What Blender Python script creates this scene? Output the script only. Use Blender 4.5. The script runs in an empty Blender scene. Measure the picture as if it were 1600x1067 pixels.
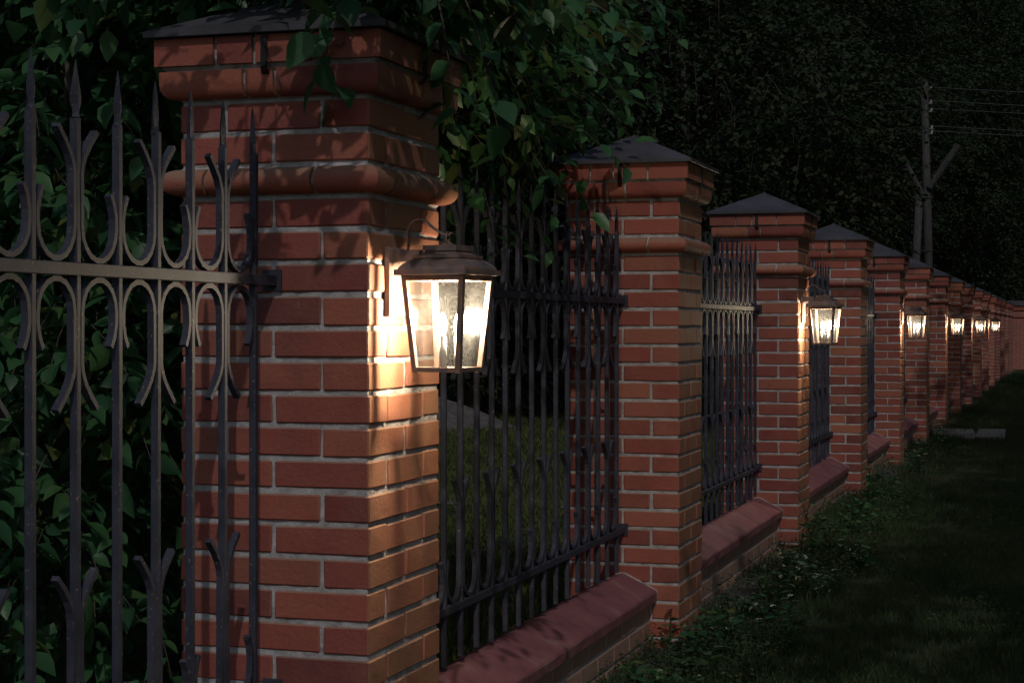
import bpy, bmesh, math, random
import numpy as np
from mathutils import Vector, Matrix

R = math.radians
rng = random.Random(7)
nrg = np.random.default_rng(11)
sc = bpy.context.scene
COL = sc.collection

# ------------------------------------------------------------------ camera
TH = R(17.3)
cam_d = bpy.data.cameras.new('camera')
cam = bpy.data.objects.new('camera', cam_d); COL.objects.link(cam)
cam.location = (1.558, 0.0, 1.38)
cam.rotation_euler = (R(90), 0, TH)
cam_d.sensor_width = 36; cam_d.lens = 62.46
cam_d.shift_y = -0.0141
cam_d.clip_start = 0.05; cam_d.clip_end = 500
sc.camera = cam

# ------------------------------------------------------------------ world, sun, exposure
SUN_AZ, SUN_EL = R(23), R(44)          # light travels towards -X (a little) and +Y, downwards
w = bpy.data.worlds.new('World'); sc.world = w; w.use_nodes = True
nt = w.node_tree; nt.nodes.clear()
sky = nt.nodes.new('ShaderNodeTexSky'); sky.sky_type = 'NISHITA'; sky.sun_disc = False
sky.sun_elevation = SUN_EL; sky.sun_rotation = R(180) - SUN_AZ
bg = nt.nodes.new('ShaderNodeBackground'); bg.inputs['Strength'].default_value = 0.038
wo = nt.nodes.new('ShaderNodeOutputWorld')
nt.links.new(sky.outputs[0], bg.inputs[0]); nt.links.new(bg.outputs[0], wo.inputs[0])
sun_d = bpy.data.lights.new('sun', 'SUN'); sun_d.energy = 0.68; sun_d.angle = R(0.6); sun_d.color = (1.0, 0.95, 0.93)
sun = bpy.data.objects.new('sun', sun_d); COL.objects.link(sun)
sdir = Vector((-math.sin(SUN_AZ)*math.cos(SUN_EL), math.cos(SUN_AZ)*math.cos(SUN_EL), -math.sin(SUN_EL)))
sun.rotation_euler = sdir.to_track_quat('-Z', 'Y').to_euler(); sun.location = (4, -6, 12)
vs = sc.view_settings
vs.view_transform = 'Standard'; vs.look = 'None'; vs.gamma = 1; vs.exposure = 0; vs.use_curve_mapping = False
cy = sc.cycles
cy.use_denoising = True
try: cy.denoiser = 'OPENIMAGEDENOISE'
except Exception: pass
cy.max_bounces = 6; cy.diffuse_bounces = 3; cy.glossy_bounces = 3; cy.transmission_bounces = 4; cy.transparent_max_bounces = 12
cy.sample_clamp_indirect = 2.0; cy.caustics_reflective = False; cy.caustics_refractive = False

# ------------------------------------------------------------------ helpers
def tag(o, label=None, cat=None, group=None, kind=None):
    if label: o['label'] = label
    if cat: o['category'] = cat
    if group: o['group'] = group
    if kind: o['kind'] = kind
    return o

def link(name, data, parent=None, loc=(0, 0, 0), rot=None, scale=None):
    o = bpy.data.objects.new(name, data); COL.objects.link(o)
    o.location = loc
    if rot: o.rotation_euler = rot
    if scale: o.scale = scale
    if parent: o.parent = parent
    return o

def empty(name, loc, label, cat, group=None, rz=0):
    o = link(name, None, None, loc, (0, 0, rz)); o.empty_display_size = 0.2
    return tag(o, label, cat, group)

class MB:
    def __init__(s): s.v = []; s.f = []
    def add(s, v, f):
        n = len(s.v); s.v += [tuple(p) for p in v]; s.f += [tuple(i+n for i in q) for q in f]; return s
    def box(s, x0, x1, y0, y1, z0, z1):
        return s.add([(x0,y0,z0),(x1,y0,z0),(x1,y1,z0),(x0,y1,z0),(x0,y0,z1),(x1,y0,z1),(x1,y1,z1),(x0,y1,z1)],
                     [(0,3,2,1),(4,5,6,7),(0,1,5,4),(1,2,6,5),(2,3,7,6),(3,0,4,7)])
    def rings(s, rs, cap=True, close=False):
        n = len(rs[0]); v = [p for r in rs for p in r]; f = []
        m = len(rs)
        for i in range(m if close else m-1):
            a, b = i*n, ((i+1) % m)*n
            for j in range(n): f.append((a+j, a+(j+1) % n, b+(j+1) % n, b+j))
        if cap and not close: f += [tuple(range(n))[::-1], tuple(range((m-1)*n, m*n))]
        return s.add(v, f)
    def tube(s, pts, rad, n=6, close=False):
        pts = [Vector(p) for p in pts]; rs = []
        rad = rad if isinstance(rad, (list, tuple)) else [rad]*len(pts)
        ref = None
        for i, p in enumerate(pts):
            if close: t = pts[(i+1) % len(pts)] - pts[i-1]
            else: t = pts[min(i+1, len(pts)-1)] - pts[max(i-1, 0)]
            t.normalize()
            if ref is None: ref = t.orthogonal().normalized()
            else: ref = (ref - t*ref.dot(t)).normalized()
            b = t.cross(ref)
            rs.append([p + (ref*math.cos(2*math.pi*k/n) + b*math.sin(2*math.pi*k/n))*rad[i] for k in range(n)])
        return s.rings(rs, True, close)
    def strip(s, pts, wid, dep, axis):
        """flat bar: rectangular section swept along pts lying in the plane normal to axis"""
        pts = [Vector(p) for p in pts]; a = Vector(axis); rs = []
        for i, p in enumerate(pts):
            t = (pts[min(i+1, len(pts)-1)] - pts[max(i-1, 0)]).normalized(); nrm = a.cross(t)
            rs.append([p + nrm*wid/2 + a*dep/2, p - nrm*wid/2 + a*dep/2, p - nrm*wid/2 - a*dep/2, p + nrm*wid/2 - a*dep/2])
        return s.rings(rs)
    def frust(s, x, y, z0, h0, z1, h1):
        q = lambda z, h: [(x-h, y-h, z), (x+h, y-h, z), (x+h, y+h, z), (x-h, y+h, z)]
        return s.rings([q(z0, h0), q(z1, h1)])
    def mesh(s, name, mat, smooth=False, xf=None):
        me = bpy.data.meshes.new(name)
        v = [tuple(xf @ Vector(p)) for p in s.v] if xf else s.v
        me.from_pydata(v, [], s.f)
        bm = bmesh.new(); bm.from_mesh(me); bmesh.ops.recalc_face_normals(bm, faces=bm.faces); bm.to_mesh(me); bm.free()
        if mat: me.materials.append(mat)
        if smooth: me.polygons.foreach_set('use_smooth', [True]*len(me.polygons))
        return me

# ------------------------------------------------------------------ materials
def mat(name):
    m = bpy.data.materials.new(name); m.use_nodes = True
    t = m.node_tree; b = t.nodes['Principled BSDF']
    return m, t, b
def N(t, typ, **kw):
    n = t.nodes.new(typ)
    for k, v in kw.items():
        if k in n.inputs: n.inputs[k].default_value = v
        else: setattr(n, k, v)
    return n
def ramp(t, fac, stops):
    r = t.nodes.new('ShaderNodeValToRGB'); e = r.color_ramp.elements
    while len(e) < len(stops): e.new(0.5)
    for el, (p, c) in zip(e, stops): el.position = p; el.color = (*c, 1)
    t.links.new(fac, r.inputs[0]); return r.outputs[0]
def mixc(t, fac, a, b, typ='MIX'):
    m = t.nodes.new('ShaderNodeMix'); m.data_type = 'RGBA'; m.blend_type = typ
    for s, v in ((m.inputs[0], fac), (m.inputs[6], a), (m.inputs[7], b)):
        if hasattr(v, 'links'): t.links.new(v, s)
        elif isinstance(v, (int, float)): s.default_value = v
        else: s.default_value = (*v, 1)
    return m.outputs[2]
def noise(t, scale, detail=4, rough=0.6, world=False, dim3=None):
    n = t.nodes.new('ShaderNodeTexNoise'); n.inputs['Scale'].default_value = scale
    n.inputs['Detail'].default_value = detail; n.inputs['Roughness'].default_value = rough
    if world:
        g = t.nodes.new('ShaderNodeNewGeometry'); t.links.new(g.outputs['Position'], n.inputs['Vector'])
    else:
        g = t.nodes.new('ShaderNodeTexCoord'); t.links.new(g.outputs['Object'], n.inputs['Vector'])
    return n.outputs[0]
def bump(t, b, h, strength, dist):
    n = t.nodes.new('ShaderNodeBump'); n.inputs['Strength'].default_value = strength; n.inputs['Distance'].default_value = dist
    t.links.new(h, n.inputs['Height']); t.links.new(n.outputs[0], b.inputs['Normal'])

def brick_mat(name='brick_clay', lime=0.0):
    m, t, b = mat(name)
    oi = t.nodes.new('ShaderNodeObjectInfo')
    base = ramp(t, oi.outputs['Random'], [(0, (.17, .045, .040)), (.2, (.29, .066, .053)), (.5, (.37, .090, .064)), (.75, (.42, .125, .078)), (.9, (.44, .155, .09)), (1, (.24, .062, .052))])
    n1 = noise(t, 9, 5, .65, True)
    c = mixc(t, ramp(t, n1, [(.35, (0, 0, 0)), (.75, (.45, .45, .45))]), base, (.36, .15, .09))
    n2 = noise(t, 130, 4, .75, True)
    c = mixc(t, ramp(t, n2, [(.58, (0, 0, 0)), (.74, (.65, .65, .65))]), c, (.13, .042, .032))
    n5 = noise(t, 3.2, 6, .7, True)
    c = mixc(t, ramp(t, n5, [(.50, (0, 0, 0)), (.72, (.55, .55, .55))]), c, (.14, .055, .045))
    n6 = noise(t, 24, 7, .75, True)
    c = mixc(t, ramp(t, n6, [(.63, (0, 0, 0)), (.76, (.5, .5, .5))]), c, (.46, .34, .28))
    # patchy tan tint on the side that faces the road, then optional lime bloom
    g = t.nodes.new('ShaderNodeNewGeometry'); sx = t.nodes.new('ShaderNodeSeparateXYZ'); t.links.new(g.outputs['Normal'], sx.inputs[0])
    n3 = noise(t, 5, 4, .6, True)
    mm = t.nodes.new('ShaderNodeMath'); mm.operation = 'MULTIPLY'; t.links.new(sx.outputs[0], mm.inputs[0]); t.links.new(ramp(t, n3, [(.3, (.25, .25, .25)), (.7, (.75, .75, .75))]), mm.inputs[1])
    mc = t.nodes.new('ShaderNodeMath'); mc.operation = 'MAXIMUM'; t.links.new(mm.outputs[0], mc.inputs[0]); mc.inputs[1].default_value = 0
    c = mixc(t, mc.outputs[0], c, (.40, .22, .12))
    if lime: c = mixc(t, ramp(t, noise(t, 7, 7, .75, True), [(.35, (lime*.4,)*3), (.65, (lime,)*3)]), c, (.42, .30, .24))
    # patchy grey-tan tint on upward-facing ledges
    n4 = noise(t, 16, 4, .6, True); mz = t.nodes.new('ShaderNodeMath'); mz.operation = 'MULTIPLY'; t.links.new(sx.outputs[2], mz.inputs[0]); t.links.new(ramp(t, n4, [(.3, (.35, .35, .35)), (.65, (1, 1, 1))]), mz.inputs[1])
    mz2 = t.nodes.new('ShaderNodeMath'); mz2.operation = 'MAXIMUM'; t.links.new(mz.outputs[0], mz2.inputs[0]); mz2.inputs[1].default_value = 0
    c = mixc(t, mz2.outputs[0], c, (.34, .25, .17))
    t.links.new(c, b.inputs['Base Color'])
    b.inputs['Roughness'].default_value = .62
    b.inputs['Specular IOR Level'].default_value = .35
    nb = noise(t, 70, 8, .75, True)
    bump(t, b, nb, .6, .006)
    return m
def simple(name, cols, rough, scale, bs=.3, bd=.003, metal=0, spec=.4, detail=5):
    m, t, b = mat(name)
    n = noise(t, scale, detail, .65, True)
    k = len(cols)
    t.links.new(ramp(t, n, [(.3 + .4*i/(k-1), c) for i, c in enumerate(cols)]), b.inputs['Base Color'])
    b.inputs['Roughness'].default_value = rough; b.inputs['Metallic'].default_value = metal
    b.inputs['Specular IOR Level'].default_value = spec
    if bs: bump(t, b, noise(t, scale*4, 5, .7, True), bs, bd)
    return m
M_BRICK = brick_mat(); M_BRICKW = brick_mat('brick_limed', .75)
M_MORTAR = simple('mortar', [(.30, .275, .265), (.47, .44, .43), (.60, .57, .56)], .95, 22, .9, .006, spec=.1)
M_COPING = simple('coping_paint', [(.13, .055, .055), (.23, .085, .09), (.27, .105, .11), (.33, .19, .17)], .75, 6, .5, .004, detail=8)
M_ROOF = simple('roof_sheet', [(.045, .042, .048), (.07, .066, .074), (.10, .095, .105)], .5, 4, .15, .003, spec=.4)
M_DARK = simple('strap_iron', [(.008, .008, .009), (.02, .019, .02)], .6, 30)
def iron_mat():
    m, t, b = mat('fence_iron')
    n = noise(t, 12, 5, .6, True)
    c = ramp(t, n, [(.35, (.036, .037, .052)), (.65, (.064, .065, .086))])
    n2 = noise(t, 120, 2, .5, True)
    c = mixc(t, ramp(t, n2, [(.66, (0, 0, 0)), (.74, (.7, .7, .7))]), c, (.26, .24, .22))
    c = mixc(t, ramp(t, noise(t, 34, 5, .7, True), [(.60, (0, 0, 0)), (.72, (.55, .55, .55))]), c, (.085, .042, .026))
    t.links.new(c, b.inputs['Base Color']); b.inputs['Roughness'].default_value = .62; b.inputs['Specular IOR Level'].default_value = .18
    bump(t, b, noise(t, 70, 4, .6, True), .3, .002); return m
M_IRON = iron_mat()
M_CONC = simple('concrete', [(.20, .19, .18), (.30, .29, .28), (.36, .35, .34)], .9, 9, .5, .006, spec=.15)
M_FOOT = simple('footing_concrete', [(.05, .048, .04), (.10, .095, .088), (.17, .165, .158)], .95, 6, .6, .006, spec=.1)
M_STONE = simple('gravel_heap', [(.10, .095, .09), (.17, .16, .15), (.23, .22, .21)], .95, 18, .9, .03, spec=.1)
def bark_mat(name, a, bcol):
    m, t, b = mat(name)
    mp = t.nodes.new('ShaderNodeMapping'); g = t.nodes.new('ShaderNodeNewGeometry'); t.links.new(g.outputs['Position'], mp.inputs[0])
    mp.inputs['Scale'].default_value = (14, 14, 3)
    n = t.nodes.new('ShaderNodeTexNoise'); n.inputs['Scale'].default_value = 1.5; n.inputs['Detail'].default_value = 6; t.links.new(mp.outputs[0], n.inputs['Vector'])
    t.links.new(ramp(t, n.outputs[0], [(.35, a), (.65, bcol)]), b.inputs['Base Color']); b.inputs['Roughness'].default_value = .9
    bump(t, b, n.outputs[0], .8, .02); return m
M_BARK = bark_mat('bark', (.035, .026, .02), (.10, .078, .062))
M_POLE = bark_mat('pole_wood', (.040, .036, .035), (.075, .069, .066))
def leaf_mat(name, stops, rough=.42, trans=.33, per_obj=False):
    m, t, b = mat(name)
    if per_obj:
        s = t.nodes.new('ShaderNodeObjectInfo').outputs['Random']
    else:
        s = t.nodes.new('ShaderNodeNewGeometry').outputs['Random Per Island']
    c = ramp(t, s, stops)
    c = mixc(t, ramp(t, noise(t, 60, 3, .6, True), [(.4, (0, 0, 0)), (.8, (.35, .35, .35))]), c, tuple(x*.55 for x in stops[1][1]))
    t.links.new(c, b.inputs['Base Color']); b.inputs['Roughness'].default_value = rough; b.inputs['Specular IOR Level'].default_value = .4
    tr = t.nodes.new('ShaderNodeBsdfTranslucent'); t.links.new(c, tr.inputs[0])
    mx = t.nodes.new('ShaderNodeMixShader'); mx.inputs[0].default_value = trans
    o = t.nodes['Material Output']
    t.links.new(b.outputs[0], mx.inputs[1]); t.links.new(tr.outputs[0], mx.inputs[2]); t.links.new(mx.outputs[0], o.inputs[0]); return m
LEAF_N = [(0, (.032, .095, .042)), (.35, (.050, .145, .058)), (.65, (.066, .175, .064)), (.92, (.085, .175, .055)), (1, (.15, .16, .045))]
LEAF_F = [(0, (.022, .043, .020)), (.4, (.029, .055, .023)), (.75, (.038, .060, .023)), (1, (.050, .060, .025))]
M_LEAF = leaf_mat('leaf_near', LEAF_N)
M_LEAFO = leaf_mat('leaf_single', LEAF_N, per_obj=True)
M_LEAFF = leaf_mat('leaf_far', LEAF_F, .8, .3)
M_GRASS = leaf_mat('grass_blade', [(0, (.030, .062, .020)), (.4, (.044, .082, .026)), (.75, (.062, .092, .030)), (1, (.10, .10, .042))], .8, .3)
def ground_mat():
    m, t, b = mat('ground_soil')
    n = noise(t, 1.3, 6, .65, True); n2 = noise(t, 14, 5, .7, True)
    a = ramp(t, n, [(.35, (.034, .048, .022)), (.55, (.050, .062, .028)), (.75, (.075, .070, .036))])
    c = mixc(t, ramp(t, n2, [(.4, (0, 0, 0)), (.7, (.6, .6, .6))]), a, (.040, .036, .022))
    t.links.new(c, b.inputs['Base Color']); b.inputs['Roughness'].default_value = .95; b.inputs['Specular IOR Level'].default_value = .1
    bump(t, b, n2, .9, .05); return m
M_GROUND = ground_mat()
M_PATH = simple('path_gravel', [(.11, .10, .085), (.16, .145, .125), (.20, .18, .16)], .95, 12, .6, .01, spec=.1)
def bronze_mat():
    m, t, b = mat('lantern_bronze')
    n = noise(t, 28, 4, .6, True)
    t.links.new(ramp(t, n, [(.38, (.20, .15, .135)), (.55, (.30, .20, .16)), (.70, (.46, .25, .15))]), b.inputs['Base Color'])
    b.inputs['Metallic'].default_value = .25; b.inputs['Roughness'].default_value = .40
    return m
M_BRONZE = bronze_mat()
def glass_mat():
    m, t, b = mat('seeded_glass')
    o = t.nodes['Material Output']; t.nodes.remove(b)
    mp = t.nodes.new('ShaderNodeMapping'); g = t.nodes.new('ShaderNodeTexCoord'); t.links.new(g.outputs['Object'], mp.inputs[0])
    mp.inputs['Scale'].default_value = (1, 1, .38)
    n = t.nodes.new('ShaderNodeTexNoise'); n.inputs['Scale'].default_value = 420; n.inputs['Detail'].default_value = 4; t.links.new(mp.outputs[0], n.inputs['Vector'])
    bp = t.nodes.new('ShaderNodeBump'); bp.inputs['Strength'].default_value = .5; bp.inputs['Distance'].default_value = .002; t.links.new(n.outputs[0], bp.inputs['Height'])
    tp = N(t, 'ShaderNodeBsdfTransparent'); tl = N(t, 'ShaderNodeBsdfTranslucent'); gl = N(t, 'ShaderNodeBsdfGlossy', Roughness=.12)
    tl.inputs[0].default_value = (.93, .95, .94, 1); tp.inputs[0].default_value = (.96, .97, .96, 1)
    t.links.new(bp.outputs[0], gl.inputs['Normal'])
    f = ramp(t, n.outputs[0], [(.34, (.002, .002, .002)), (.66, (.025, .025, .025))])
    m1 = t.nodes.new('ShaderNodeMixShader'); t.links.new(f, m1.inputs[0]); t.links.new(tp.outputs[0], m1.inputs[1]); t.links.new(tl.outputs[0], m1.inputs[2])
    m2 = t.nodes.new('ShaderNodeMixShader'); m2.inputs[0].default_value = .08; t.links.new(m1.outputs[0], m2.inputs[1]); t.links.new(gl.outputs[0], m2.inputs[2])
    t.links.new(m2.outputs[0], o.inputs[0]); return m
M_GLASS = glass_mat()
def bulb_mat():
    m, t, b = mat('bulb_glow')
    b.inputs['Base Color'].default_value = (.9, .9, .85, 1)
    b.inputs['Emission Color'].default_value = (1, .90, .74, 1); b.inputs['Emission Strength'].default_value = 2.5
    return m
M_BULB = bulb_mat()
M_CANDLE = simple('candle_sleeve', [(.30, .28, .26), (.42, .40, .38)], .6, 20, 0)
M_WIRE = simple('wire', [(.035, .035, .038), (.055, .055, .06)], .6, 8, 0)

# ------------------------------------------------------------------ ground and hill
FX = -0.245                      # fence centre line
W = 0.49; BL, BW, BH = .24, .115, .065; J = .010; P = .0775
Y0, S = 3.874, 3.5               # first pillar's near face, pillar spacing
def py(k): return Y0 + S*k
NP = 16

def sheet(name, x0, x1, y0, y1, z, m, nx=1, ny=1, amp=0):
    xs = np.linspace(x0, x1, nx+1); ys = np.linspace(y0, y1, ny+1)
    v = [(x, y, z + (amp*(math.sin(x*1.7+y*.9)+math.sin(y*2.3-x*.6)) if amp else 0)) for y in ys for x in xs]
    f = [(j*(nx+1)+i, j*(nx+1)+i+1, (j+1)*(nx+1)+i+1, (j+1)*(nx+1)+i) for j in range(ny) for i in range(nx)]
    b = MB(); b.add(v, f); return tag(link(name, b.mesh(name, m)), kind='structure')
sheet('ground', -220, 220, -120, 260, 0, M_GROUND)
# wooded hill closing the view
hb = MB(); hv = []; hf = []; na, nr = 96, 10
for i in range(na+1):
    a = R(-75) + R(170)*i/na
    for j in range(nr+1):
        r = 78 + 45*j/nr; h = 34*(j/nr)**.6*(1 + .18*math.sin(i*.7) + .1*math.sin(i*1.9+j)) - .3
        hv.append((-math.sin(a)*r, math.cos(a)*r, h))
for i in range(na):
    for j in range(nr):
        q = i*(nr+1)+j; hf.append((q, q+1, q+nr+2, q+nr+1))
M_HILL = simple('hill_scrub', [(.010, .016, .009), (.018, .026, .013), (.028, .034, .017)], .95, .9, 1, .4, spec=.05)
tag(link('wooded_hill', hb.add(hv, hf).mesh('wooded_hill', M_HILL, True)), kind='structure')
# gravel path across the garden, concrete strip along the foot of the fence
def path_mesh():
    b = MB(); n = 40; v = []; f = []
    for i in range(n+1):
        x = -30 + 29.2*i/n; yc = 13.6 - .12*(x+3) + .25*math.sin(x*.6)
        v += [(x, yc-.30+.06*math.sin(x*5), .008), (x, yc+.30+.06*math.sin(x*4.1), .008)]
    f = [(2*i, 2*i+2, 2*i+3, 2*i+1) for i in range(n)]
    return b.add(v, f).mesh('path', M_PATH)
tag(link('garden_path', path_mesh()), kind='structure')
def apron_mesh():
    b = MB(); v = []; f = []; n = 240
    for i in range(n+1):
        y = 1 + 58*i/n; wv = .055 + .03*math.sin(y*3.1) + .03*math.sin(y*7.7) + rng.uniform(-.03, .03)
        v += [(-.13, y, .022), (wv-.02, y, .020), (wv, y, -.01)]
    for i in range(n):
        q = 3*i; f += [(q, q+3, q+4, q+1), (q+1, q+4, q+5, q+2)]
    return b.add(v, f).mesh('apron', M_FOOT)
tag(link('footing_strip', apron_mesh()), kind='structure')

# ------------------------------------------------------------------ bricks
def brick_mesh(name, lx, ly, lz, seed, bev=.0035, m=None):
    r = random.Random(seed)
    bm = bmesh.new(); bmesh.ops.create_cube(bm, size=1)
    for v in bm.verts:
        v.co = Vector((v.co.x*lx + r.uniform(-.0012, .0012), v.co.y*ly + r.uniform(-.0012, .0012), v.co.z*lz + r.uniform(-.0016, .0016)))
    bmesh.ops.bevel(bm, geom=list(bm.edges), offset=bev, segments=1, affect='EDGES')
    me = bpy.data.meshes.new(name); bm.to_mesh(me); bm.free(); me.materials.append(m or M_BRICK); return me
STR_X = [brick_mesh('stretcher', BL, BW, BH, i) for i in range(6)]
STR_Y = [brick_mesh('stretcher_side', BW, BL, BH, 20+i) for i in range(6)]

def profile_piece(name, prof, a, b, ma, mb, half):
    """one moulded brick on the -Y side of a square pillar: profile (outward, z) swept along x from a to b, mitred where ma / mb"""
    rs = []
    for x, mit, sg in ((a, ma, -1), (b, mb, 1)):
        rs.append([((x + sg*o) if mit else x, -half - o, z) for o, z in prof])
    me = MB().rings(rs).mesh(name, M_BRICK, True)
    me.set_sharp_from_angle(angle=R(38)); return me
def half_round(p):
    return [(-.10, 0), (0, 0)] + [(p*math.cos(R(t)), .0325 + .0325*math.sin(R(t))) for t in (-76, -54, -32, -11, 11, 32, 54, 76)] + [(0, BH), (-.10, BH)]
def ovolo(p):
    return [(-.10, 0), (p*.30, 0), (p*.58, .003), (p*.80, .010), (p*.94, .021), (p, .036), (p, BH), (-.10, BH)]
def plain(p): return [(-.10, 0), (p, 0), (p, BH), (-.10, BH)]
H = W/2
def pieces(prof, cuts):
    cs = [-H] + cuts + [H]; out = []
    for i in range(len(cs)-1):
        a = cs[i] + (J/2 if i else 0); b = cs[i+1] - (J/2 if i < len(cs)-2 else 0)
        out.append(profile_piece('moulded_brick', prof, a, b, i == 0, i == len(cs)-2, H))
    return out
MOULD = [(22, pieces(half_round(.039), [-.165, .115])), (25, pieces(ovolo(.038), [-.06, .02])), (26, pieces(plain(.046), [-.13, -.03, .12]))]
TOPZ = -.016 + 27*P

def mortar_mesh():
    """the mortar body: a shaft with rough, slightly recessed joint faces, stepped out behind the moulded courses"""
    b = MB(); rr = random.Random(3)
    h0 = H - .0052
    zs = []; z = -.05
    while z < -.016 + 22*P: zs.append((z, h0)); z += .0258
    for r_, hs in ((22, ((.02, 0), (.2, .014), (.35, .027), (.5, .031), (.65, .027), (.8, .014), (.97, 0))), (23, ((.02, 0), (.5, 0), (.97, 0))), (24, ((.02, 0), (.5, 0), (.97, 0))),
                   (25, ((.02, .0), (.12, .010), (.3, .025), (.5, .031), (.95, .032))), (26, ((.05, .039), (.5, .039), (.95, .039)))):
        for q, h in hs: zs.append((-.016 + (r_+q)*P, h0 + h))
    zs.append((TOPZ - .002, h0 + .039))
    rings = []
    n = 18
    for z, h in zs:
        ring = []
        for sx, sy, ux, uy in ((-1, -1, 1, 0), (1, -1, 0, 1), (1, 1, -1, 0), (-1, 1, 0, -1)):
            for k in range(n):
                d = h + (rr.uniform(-.0022, .0018) if k else 0)
                u = -h + 2*h*k/n
                if ux: ring.append((ux*u, sy*d, z))
                else: ring.append((sx*d, uy*u, z))
        rings.append(ring)
    return b.rings(rings).mesh('mortar', M_MORTAR)
MORTAR = mortar_mesh()
def roof_mesh():
    b = MB(); e = H + .066; z0 = TOPZ + .001; n = 6
    # folded-down lip, then four sloping sheets with a slight sag, hip by hip
    sq = lambda h, z, sag=0: [(x, y, z - sag*(1 if abs(abs(x)-abs(y)) > 1e-6 else 0)) for x, y in
        [(-h + 2*h*k/n, -h) for k in range(n)] + [(h, -h + 2*h*k/n) for k in range(n)] + [(h - 2*h*k/n, h) for k in range(n)] + [(-h, h - 2*h*k/n) for k in range(n)]]
    rings = [sq(e-.05, z0+.001), sq(e-.002, z0-.006), sq(e, z0-.004), sq(e, z0 + .010)]
    for q in (.33, .66, .97): rings.append(sq(e*(1-q), z0 +   .010 + .135*q, .003))
    rings.append(sq(.008, z0 + .147))
    return b.rings(rings).mesh('roof', M_ROOF)
ROOF = roof_mesh()
STRAP = MB().strip([(0, -H-.050, TOPZ+.004), (0, -H-.0515, TOPZ-.05), (0, -H-.052, TOPZ-.082), (0, -H-.046, TOPZ-.094), (0, -H-.038, TOPZ-.098)], .004, .016, (1, 0, 0)).mesh('strap', M_DARK)

def pillar_bricks(seed):
    """(mesh, location, rotation) of every brick of one pillar, in pillar space"""
    r = random.Random(seed); out = []
    h1 = H - BW/2; o = (BL + J)/2
    moulded = {a: b for a, b in MOULD}
    for row in range(27):
        z = -.016 + row*P + BH/2 + .006
        if row in moulded:
            for q in range(4):
                for me in moulded[row]: out.append((me, (r.uniform(-.001, .001), 0, z - BH/2), (0, 0, q*math.pi/2)))
            continue
        A = (row % 2 == 1)
        jit = lambda: (r.uniform(-.0016, .0016), r.uniform(-.0016, .0016), r.uniform(-.0012, .0012))
        def put(me, x, y):
            j = jit(); out.append((r.choice(me), (x+j[0], y+j[1], z+j[2]), (r.choice((0, math.pi)) + r.uniform(-.002, .002), r.uniform(-.004, .004), r.uniform(-.005, .005))))
        if A:
            for s in (-1, 1):
                put(STR_X, -o, s*h1); put(STR_X, o, s*h1); put(STR_Y, s*h1, 0)
        else:
            for s in (-1, 1):
                put(STR_Y, s*h1, -o); put(STR_Y, s*h1, o); put(STR_X, 0, s*h1)
    return out
def joined(items, name):
    vs_, fs = [], []; n = 0
    for me, loc, rot in items:
        Mx = Matrix.Translation(loc) @ Matrix.Rotation(rot[2], 4, 'Z') @ Matrix.Rotation(rot[1], 4, 'Y') @ Matrix.Rotation(rot[0], 4, 'X')
        vs_ += [tuple(Mx @ v.co) for v in me.vertices]; fs += [tuple(i+n for i in p.vertices) for p in me.polygons]; n = len(vs_)
    me = bpy.data.meshes.new(name); me.from_pydata(vs_, [], fs); me.materials.append(M_BRICK); return me
ORD = ['first', 'second', 'third', 'fourth', 'fifth', 'sixth', 'seventh', 'eighth', 'ninth', 'tenth', 'eleventh', 'twelfth', 'thirteenth', 'fourteenth', 'fifteenth', 'sixteenth']
LAMPS = (0, 2, 4, 6, 8, 10)
far_bricks = None
for k in range(NP):
    if k == 0: lab = 'large red brick pillar under the overhanging leafy branch, carrying the biggest lantern'
    else: lab = '%s red brick fence pillar along the row, %s, counting the pillar under the leaves first' % (ORD[k], 'with a lit lantern' if k in LAMPS else 'without a lantern')
    e = empty('brick_pillar', (FX, py(k) + H, 0), lab, 'pillar', 'brick pillars along the fence')
    link('mortar', MORTAR, e); link('roof', ROOF, e)
    for q in (0, 1): link('strap', STRAP, e, (0, 0, 0), (0, 0, q*math.pi/2))
    if k < 10:
        for me, loc, rot in pillar_bricks(100+k): link('brick', me, e, loc, rot)
    else:
        if far_bricks is None: far_bricks = joined(pillar_bricks(999), 'brick_courses')
        tag(link('brick_courses', far_bricks, e), kind='stuff')
# wide pier that closes the row
e = empty('brick_pier', (.55, py(NP) + H + .3, 0), 'wide brick pier closing the far end of the pillar row', 'pillar')
pier = MB()
for row in range(27):
    z = -.016 + row*P + .006; pr = {22: .04, 25: .045, 26: .055}.get(row, 0); x = -1.2 - (.125 if row % 2 else 0)
    while x < 1.2:
        a, b2 = max(x, -1.2)-pr*(x <= -1.2), min(x + BL, 1.2)
        if b2 - a > .03: pier.box(a, b2, -H-pr, -H+.1, z, z+BH)
        x += BL + J
tag(link('brick_courses', pier.mesh('pier_bricks', M_BRICK), e), kind='stuff')
link('mortar', MB().box(-1.195, 1.195, -H+.006, H, -.05, TOPZ).mesh('pier_mortar', M_MORTAR), e)
link('roof', MB().rings([[(-1.3, -H-.1, TOPZ), (1.3, -H-.1, TOPZ), (1.3, H+.1, TOPZ), (-1.3, H+.1, TOPZ)], [(-1.3, -H-.1, TOPZ+.02), (1.3, -H-.1, TOPZ+.02), (1.3, H+.1, TOPZ+.02), (-1.3, H+.1, TOPZ+.02)], [(-1.1, -.01, TOPZ+.17), (1.1, -.01, TOPZ+.17), (1.1, .01, TOPZ+.17), (-1.1, .01, TOPZ+.17)]]).mesh('pier_roof', M_ROOF), e)

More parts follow.
